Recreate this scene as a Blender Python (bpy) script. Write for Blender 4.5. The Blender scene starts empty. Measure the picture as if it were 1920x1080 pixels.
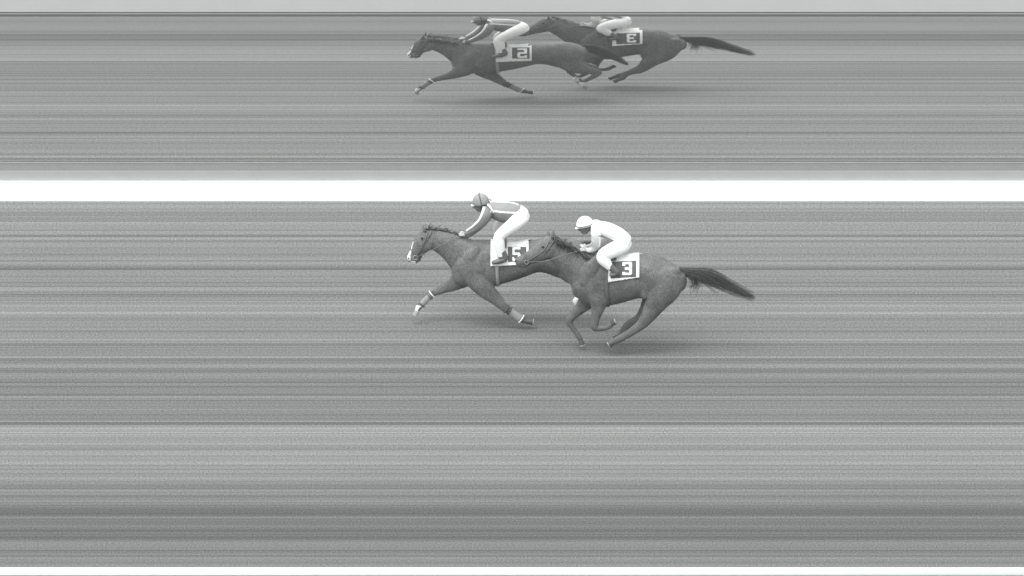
import bpy, math, random
import numpy as np
from mathutils import Vector
random.seed(7)
C = bpy.context.scene
COL = C.collection
R = math.radians
S = 110.0                       # picture units per metre: outlines were measured in these
E = R(18); CE, SE = math.cos(E), math.sin(E)

# ------------------------------------------------------------------ camera, sky, sun, exposure
cam = bpy.data.cameras.new('camera')
camo = bpy.data.objects.new('camera', cam); COL.objects.link(camo)
cam.type = 'ORTHO'; cam.ortho_scale = 1920 / S
cam.clip_start = 0.5; cam.clip_end = 3000
TY = -1.5 / SE
camo.location = (0, TY - 70 * CE, 70 * SE)
camo.rotation_euler = (math.pi / 2 - E, 0, 0)
C.camera = camo

SUN_EL, SUN_AZ = 66, 215        # overcast: a broad bright patch of cloud over the camera's left shoulder
w = bpy.data.worlds.new('World'); C.world = w; w.use_nodes = True
nt = w.node_tree; nt.nodes.clear()
sky = nt.nodes.new('ShaderNodeTexSky'); sky.sky_type = 'NISHITA'; sky.sun_disc = False
sky.sun_elevation = R(SUN_EL); sky.sun_rotation = R(SUN_AZ); sky.dust_density = 4
hs = nt.nodes.new('ShaderNodeHueSaturation'); hs.inputs['Saturation'].default_value = 0.0   # grey cloud cover
bg = nt.nodes.new('ShaderNodeBackground'); bg.inputs['Strength'].default_value = 0.15
wo = nt.nodes.new('ShaderNodeOutputWorld')
nt.links.new(sky.outputs[0], hs.inputs['Color']); nt.links.new(hs.outputs[0], bg.inputs[0]); nt.links.new(bg.outputs[0], wo.inputs[0])

sl = bpy.data.lights.new('sun', 'SUN'); sl.energy = 0.5; sl.angle = R(70); sl.color = (1.0, 0.995, 0.98)
so = bpy.data.objects.new('sun', sl); COL.objects.link(so)
az = R(SUN_AZ)
sd = Vector((math.sin(az) * math.cos(R(SUN_EL)), math.cos(az) * math.cos(R(SUN_EL)), math.sin(R(SUN_EL))))
so.rotation_euler = sd.to_track_quat('Z', 'Y').to_euler()

C.view_settings.view_transform = 'Standard'; C.view_settings.look = 'None'
C.view_settings.gamma = 1; C.view_settings.exposure = 0.98
C.cycles.caustics_reflective = False; C.cycles.caustics_refractive = False
C.cycles.max_bounces = 8

# ------------------------------------------------------------------ materials
TINT = (0.968, 1.0, 0.984)
def grey(v): return (v * TINT[0], v * TINT[1], v * TINT[2], 1)

def mat(name, v, rough=0.7, var=0.12, scale=6.0, grain=0.1, gscale=90.0, spec=0.3, metal=0.0, bump=0.0):
    m = bpy.data.materials.new(name); m.use_nodes = True
    t = m.node_tree; b = t.nodes['Principled BSDF']
    b.inputs['Roughness'].default_value = rough; b.inputs['Metallic'].default_value = metal
    b.inputs['Specular IOR Level'].default_value = spec
    tc = t.nodes.new('ShaderNodeTexCoord')
    n1 = t.nodes.new('ShaderNodeTexNoise'); n1.inputs['Scale'].default_value = scale; n1.inputs['Detail'].default_value = 4
    n2 = t.nodes.new('ShaderNodeTexNoise'); n2.inputs['Scale'].default_value = gscale; n2.inputs['Detail'].default_value = 2
    t.links.new(tc.outputs['Object'], n1.inputs['Vector']); t.links.new(tc.outputs['Object'], n2.inputs['Vector'])
    a = t.nodes.new('ShaderNodeMapRange'); a.inputs[1].default_value = .3; a.inputs[2].default_value = .7
    a.inputs[3].default_value = 1 - var; a.inputs[4].default_value = 1 + var
    g = t.nodes.new('ShaderNodeMapRange'); g.inputs[1].default_value = .3; g.inputs[2].default_value = .7
    g.inputs[3].default_value = 1 - grain; g.inputs[4].default_value = 1 + grain
    t.links.new(n1.outputs['Fac'], a.inputs[0]); t.links.new(n2.outputs['Fac'], g.inputs[0])
    mu = t.nodes.new('ShaderNodeMath'); mu.operation = 'MULTIPLY'
    t.links.new(a.outputs[0], mu.inputs[0]); t.links.new(g.outputs[0], mu.inputs[1])
    vm = t.nodes.new('ShaderNodeVectorMath'); vm.operation = 'SCALE'; vm.inputs[0].default_value = grey(v)[:3]
    t.links.new(mu.outputs[0], vm.inputs['Scale'])
    t.links.new(vm.outputs[0], b.inputs['Base Color'])
    if bump:
        bp = t.nodes.new('ShaderNodeBump'); bp.inputs['Strength'].default_value = bump; bp.inputs['Distance'].default_value = .01
        t.links.new(n1.outputs['Fac'], bp.inputs['Height']); t.links.new(bp.outputs[0], b.inputs['Normal'])
    return m

M = dict(
    coat_bay=mat('coat_bay', .160, .6, .16, 5, .40, 60, .2),
    coat_dark=mat('coat_dark', .148, .6, .20, 5, .40, 60, .2),
    lower_leg=mat('dark_points', .135, .6, .12, 6, .3, 70),
    hair=mat('dark_hair', .10, .6, .2, 20, .2, 90, .3),
    white_hair=mat('white_marking', .8, .7, .04, 10, .06),
    hoof=mat('hoof_horn', .10, .5, .15, 12, .1),
    pale_hoof=mat('pale_hoof_horn', .36, .5, .15, 12, .1),
    steel=mat('shoe_steel', .42, .35, .05, 12, .05, spec=.5, metal=.3),
    bandage=mat('leg_bandage', .30, .9, .1, 30, .15),
    bandage_dark=mat('bandage_stripe', .12, .9, .1, 30, .1),
    cloth_white=mat('white_cotton', .88, .85, .03, 12, .04),
    cloth_dark=mat('dark_panel', .12, .85, .1, 12, .15),
    leather=mat('dark_leather', .135, .45, .15, 12, .1, spec=.4),
    rein=mat('worn_rein', .17, .6, .15, 20, .1),
    webbing=mat('pale_webbing', .34, .8, .12, 30, .1),
    glove=mat('pale_glove', .62, .8, .1, 20, .1),
    skin=mat('skin', .2, .6, .08, 12, .06, spec=.3),
    eye=mat('eye_black', .02, .2, 0, 1, 0, spec=.5),
    silk_pale=mat('pale_silk', .27, .55, .06, 9, .08, spec=.35, bump=.15),
    silk_grey=mat('grey_silk', .21, .55, .08, 9, .1, spec=.35, bump=.15),
    silk_white=mat('white_silk', .82, .55, .03, 9, .04, spec=.3, bump=.15),
    silk_soft=mat('soft_white_silk', .62, .6, .12, 16, .1, spec=.3, bump=.4),
    breeches=mat('white_breeches', .88, .7, .02, 9, .03, bump=.1),
    helmet_grey=mat('grey_helmet_cover', .28, .6, .12, 14, .12),
    strap=mat('dark_strap', .12, .6, .1, 14, .1),
    white_paint=mat('white_paint', .88, .5, .02, 3, .02),
    pale_paint=mat('pale_grey_paint', .37, .6, .02, 3, .08),
    header_paint=mat('light_grey_paint', .455, .6, .02, 1.5, .03),
    dark_trim=mat('dark_trim', .15, .6, .04, 4, .1),
    mid_trim=mat('mid_grey_trim', .29, .6, .02, 4, .12),
    gap_shade=mat('gap_shade_black', .004, .9, 0, 1, 0, spec=0.0),
)

# ------------------------------------------------------------------ helpers
def px2w(px, py, Y):            # a measured point lying at depth Y
    v = (375 - py) / S
    return ((px - 960) / S, Y, (v - Y * SE) / CE)
def w2px(p):
    return 960 + p[0] * S, 375 - (p[2] * CE + p[1] * SE) * S

class MB:
    def __init__(s): s.v = []; s.f = []; s.m = []; s.mats = []
    def mi(s, m):
        if m not in s.mats: s.mats.append(m)
        return s.mats.index(m)
    def add(s, vs, fs, m=None):
        o = len(s.v); s.v += [tuple(p) for p in vs]
        k = s.mi(m) if m else 0
        for f in fs: s.f.append(tuple(i + o for i in f)); s.m.append(k)
    def mesh(s, name):
        me = bpy.data.meshes.new(name); me.from_pydata(s.v, [], s.f); me.update()
        for m in s.mats: me.materials.append(m)
        if s.mats: me.polygons.foreach_set('material_index', s.m)
        return me
    def build(s, name, parent=None, smooth=True, solid=0, origin=None):
        me = s.mesh(name)
        if origin is not None:
            for vv in me.vertices: vv.co -= Vector(origin)
        if smooth: me.polygons.foreach_set('use_smooth', [True] * len(me.polygons))
        o = bpy.data.objects.new(name, me); COL.objects.link(o)
        if parent: o.parent = parent; o.matrix_parent_inverse = parent_matrix(parent)
        if origin is not None: o.location = origin
        if solid:
            md = o.modifiers.new('thickness', 'SOLIDIFY'); md.thickness = solid; md.offset = 1
        return o

def world_loc(o):
    p = Vector(o.location)
    while o.parent: o = o.parent; p = p + Vector(o.location)
    return p
def parent_matrix(p):
    from mathutils import Matrix
    return Matrix.Translation(-world_loc_full(p))
def world_loc_full(o):
    # parents here are unrotated; children keep world coordinates through the parent inverse
    return o['_w'] if '_w' in o else Vector((0, 0, 0))

def empty(name, loc):
    o = bpy.data.objects.new(name, None); COL.objects.link(o); o.location = loc
    o.empty_display_size = .2
    WL[o.name] = Vector(loc)
    return o
WL = {}
def world_loc_full(o): return WL.get(o.name, Vector((0, 0, 0)))

def tag(o, label=None, cat=None, group=None, kind=None):
    if label: o['label'] = label
    if cat: o['category'] = cat
    if group: o['group'] = group
    if kind: o['kind'] = kind
    return o

def catmull(pts, n):
    P = [np.array(p, float) for p in pts]
    out = []
    for i in range(len(P) - 1):
        p0 = P[i - 1] if i else 2 * P[0] - P[1]
        p1, p2 = P[i], P[i + 1]
        p3 = P[i + 2] if i + 2 < len(P) else 2 * P[-1] - P[-2]
        for k in range(n):
            t = k / n
            out.append(.5 * (2 * p1 + (p2 - p0) * t + (2 * p0 - 5 * p1 + 4 * p2 - p3) * t * t + (3 * p1 - p0 - 3 * p2 + p3) * t ** 3))
    out.append(P[-1])
    return out

def tube(mb, pts, yc, seg=20, n=5, cap=.6, mirror=False, grow=0.0, m=None, flat_end=False, scale=1.0, upright=False):
    """pts: (px, py, lateral m towards camera, half thickness px, half width m)"""
    Q = catmull(pts, n)
    T = []
    for i in range(len(Q)):
        a, b = Q[max(0, i - 1)], Q[min(len(Q) - 1, i + 1)]
        d = np.array([b[0] - a[0], b[1] - a[1]]); L = np.hypot(*d)
        T.append(d / L if L > 1e-6 else np.array([1., 0.]))
    if upright: T = [np.array([1., 0.])] * len(Q)
    rings = []
    def ring(q, t, k, shift):
        nx, ny = -t[1], t[0]
        a = max(q[3], .3) * scale / S + grow; wd = max(q[4], .002) * scale + grow
        h = math.sqrt(max(a * a - (wd * SE * abs(ny)) ** 2, (.55 * a) ** 2)) * S * k
        wd *= k
        cx, cy = q[0] + t[0] * shift, q[1] + t[1] * shift
        Y = yc - q[2]
        r = []
        for j in range(seg):
            th = 2 * math.pi * j / seg
            x, y, z = px2w(cx + nx * h * math.cos(th), cy + ny * h * math.cos(th), Y)
            y += wd * math.sin(th)
            if mirror: y = 2 * yc - y
            r.append((x, y, z))
        rings.append(r)
    c = max(Q[0][3], .3) * cap
    for ang in ((75, 50, 25) if cap else ()):
        ring(Q[0], T[0], math.cos(R(ang)), -c * math.sin(R(ang)))
    for q, t in zip(Q, T): ring(q, t, 1, 0)
    c = max(Q[-1][3], .3) * cap
    for ang in ((25, 50, 75) if cap and not flat_end else ()):
        ring(Q[-1], T[-1], math.cos(R(ang)), c * math.sin(R(ang)))
    vs = [p for r in rings for p in r]; fs = []
    for i in range(len(rings) - 1):
        for j in range(seg):
            a, b = i * seg + j, i * seg + (j + 1) % seg
            f = (a, b, b + seg, a + seg)
            fs.append(f[::-1] if mirror else f)
    e0 = tuple(range(seg))[::-1]; e1 = tuple(range((len(rings) - 1) * seg, len(rings) * seg))
    fs += [e0[::-1], e1[::-1]] if mirror else [e0, e1]
    mb.add(vs, fs, m)

def wire(mb, pts, r, m, seg=6, closed=False):
    """round cord through world points"""
    P = [Vector(p) for p in pts]; n = len(P); vs = []; fs = []
    for i in range(n):
        a = P[(i - 1) % n] if closed else P[max(0, i - 1)]
        b = P[(i + 1) % n] if closed else P[min(n - 1, i + 1)]
        t = (b - a).normalized()
        u = t.orthogonal().normalized() if abs(t.y) > .9 else t.cross(Vector((0, 1, 0))).normalized()
        v = t.cross(u)
        rr = r[i] if isinstance(r, (list, tuple)) else r
        for j in range(seg):
            th = 2 * math.pi * j / seg
            vs.append(P[i] + (u * math.cos(th) + v * math.sin(th)) * rr)
    for i in range(n if closed else n - 1):
        for j in range(seg):
            a, b = i * seg + j, i * seg + (j + 1) % seg
            a2, b2 = ((i + 1) % n) * seg + j, ((i + 1) % n) * seg + (j + 1) % seg
            fs.append((a, b, b2, a2))
    if not closed: fs += [tuple(range(seg))[::-1], tuple(range((n - 1) * seg, n * seg))]
    mb.add(vs, fs, m)

def ringpts(px, py, d, h, wd, yc, lat=0, n=28):
    L = math.hypot(*d); nx, ny = -d[1] / L, d[0] / L
    out = []
    for j in range(n):
        th = 2 * math.pi * j / n
        x, y, z = px2w(px + nx * h * math.cos(th), py + ny * h * math.cos(th), yc - lat)
        out.append((x, y + wd * math.sin(th), z))
    return out

def remesh(mb, name, vox, mats, pick, parent, smooth=5, factor=.5):
    """weld overlapping closed volumes into one continuous skin"""
    me = mb.mesh('tmp'); o = bpy.data.objects.new('tmp', me); COL.objects.link(o)
    r = o.modifiers.new('r', 'REMESH'); r.mode = 'VOXEL'; r.voxel_size = vox
    s = o.modifiers.new('s', 'SMOOTH'); s.factor = factor; s.iterations = smooth
    dg = bpy.context.evaluated_depsgraph_get(); dg.update()
    out = bpy.data.meshes.new_from_object(o.evaluated_get(dg)); out.name = name
    bpy.data.objects.remove(o); bpy.data.meshes.remove(me)
    out.materials.clear()
    for m in mats: out.materials.append(m)
    idx = []
    if pick:
        for p in out.polygons:
            c = p.center; idx.append(pick(c, p.normal))
        out.polygons.foreach_set('material_index', idx)
    out.polygons.foreach_set('use_smooth', [True] * len(out.polygons))
    ob = bpy.data.objects.new(name, out); COL.objects.link(ob)
    ob.parent = parent; ob.matrix_parent_inverse = parent_matrix(parent)
    return ob

def box(mb, x0, x1, y0, y1, z0, z1, m):
    v = [(x, y, z) for x in (x0, x1) for y in (y0, y1) for z in (z0, z1)]
    f = [(0, 1, 3, 2), (4, 6, 7, 5), (0, 4, 5, 1), (2, 3, 7, 6), (0, 2, 6, 4), (1, 5, 7, 3)]
    mb.add(v, f, m)

# ------------------------------------------------------------------ the ground: a track toned row by row in long level lines
def ground_material():
    m = bpy.data.materials.new('track_surface'); m.use_nodes = True
    t = m.node_tree; L = t.links.new; N = t.nodes.new
    b = t.nodes['Principled BSDF']; b.inputs['Roughness'].default_value = .95; b.inputs['Specular IOR Level'].default_value = .08
    tc = N('ShaderNodeTexCoord')
    sep = N('ShaderNodeSeparateXYZ'); L(tc.outputs['Object'], sep.inputs[0])
    at = N('ShaderNodeAttribute'); at.attribute_name = 'row_tone'     # tone of each long level line
    cur = at.outputs['Fac']
    def layer(cur, sx, sy, amp, detail=3, off=0.0):
        mp = N('ShaderNodeMapping'); mp.inputs['Scale'].default_value = (sx, sy, 1); mp.inputs['Location'].default_value = (off, off * 1.7, off)
        L(tc.outputs['Object'], mp.inputs['Vector'])
        n = N('ShaderNodeTexNoise'); n.inputs['Scale'].default_value = 1; n.inputs['Detail'].default_value = detail; n.inputs['Roughness'].default_value = .6
        L(mp.outputs[0], n.inputs['Vector'])
        r = N('ShaderNodeMapRange'); r.clamp = False
        r.inputs[1].default_value = .25; r.inputs[2].default_value = .75; r.inputs[3].default_value = 1 - amp; r.inputs[4].default_value = 1 + amp
        L(n.outputs['Fac'], r.inputs[0])
        mu = N('ShaderNodeMath'); mu.operation = 'MULTIPLY'; L(cur, mu.inputs[0]); L(r.outputs[0], mu.inputs[1])
        return mu.outputs[0], n.outputs['Fac']
    cur, h1 = layer(cur, .012, 18, .14, 3, 11)
    cur, h3 = layer(cur, 32, 23, .46, 2, 2)      # loose grains
    cur, _ = layer(cur, .35, .6, .035, 3, 8)
    sc = N('ShaderNodeMath'); sc.operation = 'MULTIPLY'; sc.inputs[1].default_value = GROUND_K; L(cur, sc.inputs[0])
    vm = N('ShaderNodeVectorMath'); vm.operation = 'SCALE'; vm.inputs[0].default_value = TINT; L(sc.outputs[0], vm.inputs['Scale'])
    L(vm.outputs[0], b.inputs['Base Color'])
    bp = N('ShaderNodeBump'); bp.inputs['Strength'].default_value = .25; bp.inputs['Distance'].default_value = .01
    L(h3, bp.inputs['Height']); L(bp.outputs[0], b.inputs['Normal'])
    return m
GROUND_K = .455
BANDS = [(375, 178), (400, 172), (440, 168), (480, 167), (520, 158), (545, 160), (585, 165), (620, 160), (660, 160), (700, 155), (720, 152), (740, 150), (780, 153), (795, 157),
         (808, 167), (840, 168), (870, 166), (895, 161), (907, 150), (930, 148), (955, 141), (985, 138), (1000, 136), (1020, 143), (1050, 151), (1064, 156), (1120, 158), (1230, 153), (1400, 153)]
LINES = [(377, 4, 6), (382, 2, -5), (388, 3, 14), (391, 2, -4), (396, 2, 6), (404, 2, -6), (413, 5, -14), (419, 3, 8), (432.5, 1.5, -10), (436.5, 4, 12), (442, 3, -22), (447, 3, 4), (452, 4, -10), (460, 4, 8),
         (478, 1.5, -10), (482, 2, -4), (490, 2, -10), (494, 3, 6), (503, 7, -14), (509, 2, 6), (521.5, 1.5, 12), (530, 3, -10), (537, 1.5, -10), (541, 4, 10), (548, 1.5, -18), (549.7, 1, 8),
         (553, 3, -10), (563, 2, -10), (565.5, 1.5, 12), (568, 2, -8), (574, 3, 8), (586.5, 4, 18), (597, 2, -14), (600, 2, -8), (613, 3, -6), (621, 1.4, -18), (636.5, 1.6, 14), (644.5, 1.5, -12), (647, 1.5, -8),
         (656, 1.3, -20), (669.5, 2, 18), (675, 6, -12), (679.5, 1.2, -12), (688, 2, 8), (692, 2, -10), (695, 1.6, -18), (698, 2, -8), (701, 1.3, 14), (717, 3, -18), (720, 2, 4), (725, 3, -16),
         (741, 3, -8), (744.5, 1.3, 24), (751, 1.6, -20), (753, 2, 6), (763, 4, -8), (778, 1.6, -16), (785, 2, -8), (790, 1.4, 16), (793.5, 5, -20), (799, 4, 8), (803, 2, 14), (808.5, 1.5, -14), (811, 1.3, 18),
         (812.7, 1.2, -10), (832, 2, 6), (834.5, 2, -8), (840, 2, -8), (842.5, 2, -14), (848, 3, 4), (856, 4, -10), (868, 4, 16), (874, 2, -8), (880.5, 1.6, -12), (888.5, 1.6, -12), (896, 3, 4), (907, 2, 4),
         (915.5, 2, -10), (919, 2, 6), (930, 1.6, -16), (936, 2, -6), (939, 3, 8), (949, 6, -8), (960, 12, -14), (967.5, 1.2, -10), (970, 2, 6), (980, 4, -6), (987.5, 1.6, 12), (995, 5, -8), (1010, 4, -12),
         (1026, 4, 6), (1032.5, 1.3, -14), (1042, 2, -8), (1047, 2, 6), (1053, 2, -4), (1254, 12, 42)]  # last: unseen pale line painted in to stand for the rail's reflection
def ground_sheet():
    step = .02; ys = np.arange(-31, .0001, step); yp = 375 - ys * S * SE
    tone = np.interp(yp, [b[0] for b in BANDS], [b[1] for b in BANDS])
    for c, wd, d in LINES:
        tone = tone + d * 1.15 * np.clip(1.0 - np.maximum(np.abs(yp - c) - wd / 2, 0) / .7, 0, 1)
    rg = np.random.default_rng(12)
    for width, amp in ((1, 5.0), (2, 3.5), (6, 2.6), (20, 2.0)):       # random level lines of every width
        n = int(len(ys) * step * S * SE / width) + 3
        tone = tone + np.interp(yp / width, np.arange(n) + yp.min() / width, rg.normal(0, amp, n))
    alb = (np.clip(tone, 60, 240) / 255) ** 2.2
    ya = np.concatenate([[-1200, -200], ys, [3, 1200]]); aa = np.concatenate([[alb[0]] * 2, alb, [alb[-1]] * 2])
    xs = [-1200, -60, -15, 15, 60, 1200]; nx = len(xs)
    vs = [(x, y, 0) for y in ya for x in xs]
    fs = [(i * nx + k, i * nx + k + 1, (i + 1) * nx + k + 1, (i + 1) * nx + k) for i in range(len(ya) - 1) for k in range(nx - 1)]
    g = MB(); g.add(vs, fs, ground_material())
    o = g.build('ground', smooth=False)
    a = o.data.attributes.new('row_tone', 'FLOAT', 'POINT'); a.data.foreach_set('value', np.repeat(aa, nx).astype(np.float32))
    return o
tag(ground_sheet(), 'grey racetrack surface in long level streaks', kind='structure')

# ------------------------------------------------------------------ the finish mirror behind the course, its boards and the rails
def zpx(py, Y=0): return ((375 - py) / S - Y * SE) / CE
HW = 14.0
def lean(z): return R(1.83 + 2.415 * (z - 1.79))          # the glass bows: it leans back more and more towards its top
ZB, ZT = zpx(304), zpx(31)
YM = 0.06
prof = []; NZ = 60
for i in range(NZ + 1):
    z = ZB + (ZT - ZB) * i / NZ
    s0, s1 = (0.0, z - 1.79)
    y = YM + R(1.83) * s1 + R(2.415) * s1 * s1 / 2
    prof.append((y, z))
mirror = empty('finish_mirror', (0, .2, 0))
tag(mirror, 'long bowed finish-line mirror above the white board, reflecting the race', 'mirror')
mm = bpy.data.materials.new('mirror_glass'); mm.use_nodes = True
mb_ = mm.node_tree.nodes['Principled BSDF']
mb_.inputs['Base Color'].default_value = (.92, .925, .92, 1); mb_.inputs['Metallic'].default_value = 1; mb_.inputs['Roughness'].default_value = .012
haze_veil = mm.node_tree.nodes.new('ShaderNodeBsdfDiffuse'); haze_veil.inputs[0].default_value = grey(.34)  # painted haze: an even diffuse veil that lifts the reflected darks
mx = mm.node_tree.nodes.new('ShaderNodeMixShader'); mx.inputs[0].default_value = .12
mo = mm.node_tree.nodes['Material Output']
mm.node_tree.links.new(mb_.outputs[0], mx.inputs[1]); mm.node_tree.links.new(haze_veil.outputs[0], mx.inputs[2]); mm.node_tree.links.new(mx.outputs[0], mo.inputs['Surface'])
gl = MB(); vs = []; fs = []
NX = 2
for i, (y, z) in enumerate(prof):
    for k in range(NX): vs.append((-HW + 2 * HW * k / (NX - 1), y, z))
for i in range(NZ): fs.append((i * 2, i * 2 + 1, i * 2 + 3, i * 2 + 2))
gl.add(vs, fs, mm); gl.build('mirror_glass', mirror)
bk = MB(); vs = []; fs = []
for (y, z) in prof:
    vs += [(-HW, y + .03, z), (HW, y + .03, z), (-HW, y + .09, z), (HW, y + .09, z)]
for i in range(NZ):
    a = i * 4; fs += [(a, a + 4, a + 5, a + 1), (a + 2, a + 3, a + 7, a + 6), (a, a + 2, a + 6, a + 4), (a + 1, a + 5, a + 7, a + 3)]
bk.add(vs, fs, M['dark_trim']); bk.build('backing_board', mirror, smooth=False)
yb = prof[0][0]; yt = prof[-1][0]
def strip(name, p_top, p_bot, Y, m, depth=.08):
    s = MB(); box(s, -HW - .05, HW + .05, Y, Y + depth, zpx(p_bot, Y), zpx(p_top, Y), m); return s.build(name, mirror, smooth=False)
strip('lower_bead', 304.2, 306, yb - .02, M['pale_paint'])
strip('lower_rail', 306, 321, yb - .012, M['mid_trim'])
strip('sill', 321, 342, yb - .03, M['pale_paint'], .14)
strip('upper_rail', 27, 31, yt - .006, M['dark_trim'])
strip('header_bead', 23.8, 27, yt - .012, M['pale_paint'])
strip('painted_gap_shade', 22.6, 23.8, yt + .02, M['gap_shade'], .05)  # solid black strip; the shade of a gap is put into its colour
strip('header_board', -60, 22.6, yt - .03, M['header_paint'], .12)
for x in (-13.2, -9.9, 9.9, 13.2):
    p = MB(); box(p, x - .06, x + .06, .42, .54, 0, 3.6, M['mid_trim']); p.build('support_post', mirror, smooth=False)
board = MB(); Y0 = -.06
box(board, -HW - .2, HW + .2, Y0, Y0 + .09, 0.0, zpx(342, Y0), M['white_paint'])
tag(board.build('white_board', smooth=False), 'long plain white board standing on the ground under the mirror', 'board')

rail = empty('running_rail', (0, -23.6, 0))
tag(rail, 'narrow white running rail along the near edge of the course', 'rail')
YR = -23.7; ra = MB()
def sp(v): return math.copysign(abs(v) ** .35, v)
zt, zb_ = zpx(1065, YR), zpx(1078.4, YR)
prof_r = [(YR + .045 * sp(math.cos(a)), (zt + zb_) / 2 + (zt - zb_) / 2 * sp(math.sin(a))) for a in [2 * math.pi * (k + .5) / 20 for k in range(20)]]
vs = [(x, y, z) for x in (-30.0, 30.0) for (y, z) in prof_r]; fs = [(k, (k + 1) % 20, 20 + (k + 1) % 20, 20 + k) for k in range(20)]
ra.add(vs, fs + [tuple(range(20))[::-1], tuple(range(20, 40))], M['white_paint']); ra.build('rail_tube', rail)
for x in (-28, -20.5, -13, 13, 20.5, 28):
    p = MB(); wire(p, [(x, YR - .5, 0), (x, YR - .5, .75), (x, YR - .35, .98), (x, YR, zb_ + .02)], .04, M['white_paint'], 10); p.build('rail_post', rail)

# ------------------------------------------------------------------ horses
def section(tor, px):
    X = [q[0] for q in tor]
    return tuple(float(np.interp(px, X, [q[k] for q in tor])) for k in (1, 2, 3))   # top, bottom, half width

def strands(mb, guide, yc, count, spread, width, m, tmin=.6, latw=.05, sag=0, seed=1):
    rnd = random.Random(seed)
    G = catmull(guide, 8); n = len(G)
    for k in range(count):
        u = max(-1.25, min(1.25, rnd.gauss(0, .55))); l = rnd.gauss(0, .5)
        te = rnd.uniform(tmin, 1.0)
        ph = rnd.uniform(0, 6.28); pts = []; rr = []
        steps = 12
        for i in range(steps + 1):
            t = te * i / steps
            f = t * (n - 1); a = int(min(f, n - 2)); q = G[a] * (1 - f + a) + G[a + 1] * (f - a)
            d = G[min(a + 1, n - 1)] - G[a]; Ld = math.hypot(d[0], d[1]) or 1
            nx, ny = -d[1] / Ld, d[0] / Ld
            sp = float(np.interp(t, [s[0] for s in spread], [s[1] for s in spread]))
            o = u * sp + math.sin(ph + t * 7) * sp * .12
            x, y, z = px2w(q[0] + nx * o, q[1] + ny * o + sag * t * t * abs(u), yc)
            pts.append((x, y + l * latw * (.3 + t), z)); rr.append(width * (1 - .8 * (i / steps)) + .0008)
        wire(mb, pts, rr, m, 4)

def hoof(root, a, b, lat, yc, r0, r1, m, wd=.05):
    h = MB()
    mid = ((a[0] + b[0]) / 2, (a[1] + b[1]) / 2)
    tube(h, [(a[0], a[1], lat, r0, wd * .8), (mid[0], mid[1], lat, (r0 + r1) / 2, wd * .92), (b[0], b[1], lat, r1, wd)], yc, 18, 3, cap=.25, flat_end=True, m=m)
    ho = h.build('hoof', root)
    d = np.array([b[0] - a[0], b[1] - a[1]], float); d /= np.hypot(*d)
    s = MB(); tube(s, [(b[0] - d[0] * .2, b[1] - d[1] * .2, lat, r1 + .4, wd + .003), (b[0] + d[0] * 1.0, b[1] + d[1] * 1.0, lat, r1 + .3, wd + .003)], yc, 18, 2, cap=0, m=M['steel'])
    s.build('horseshoe', ho)

DIG = {'5': ["#####", "#....", "#....", "####.", "....#", "....#", "#...#", ".###."],
       '3': ["####.", "....#", "....#", ".###.", "....#", "....#", "....#", "####."]}
def digit(ch, u, v):            # u, v in 0..1
    if not (0 <= u < 1 and 0 <= v < 1): return False
    g_ = DIG[ch]; col = min(4, int(u * 5)); row = min(7, int(v * 8))
    return g_[row][col] == '#'
def digit_thick(ch, u, v):
    if not (0 <= u <= 1 and 0 <= v <= 1): return False
    a = .30; bth = .17
    if ch == '5':
        if v < bth: return True
        if v < .5 and u < a: return True
        if .40 < v < .40 + bth and u < .9: return True
        if v > .5 and u > 1 - a and v < .92: return True
        if v > 1 - bth and u < .9: return True
        return v > .72 and u < a * .8
    if v < bth and u < .9: return True
    if v > 1 - bth and u < .9: return True
    if abs(v - .5) < bth / 2 + .01 and .25 < u < .9: return True
    if u > 1 - a and .06 < v < .94 and abs(v - .5) > .02: return True
    return (u < a and (bth <= v < .27 or .75 < v <= 1 - bth))

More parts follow.
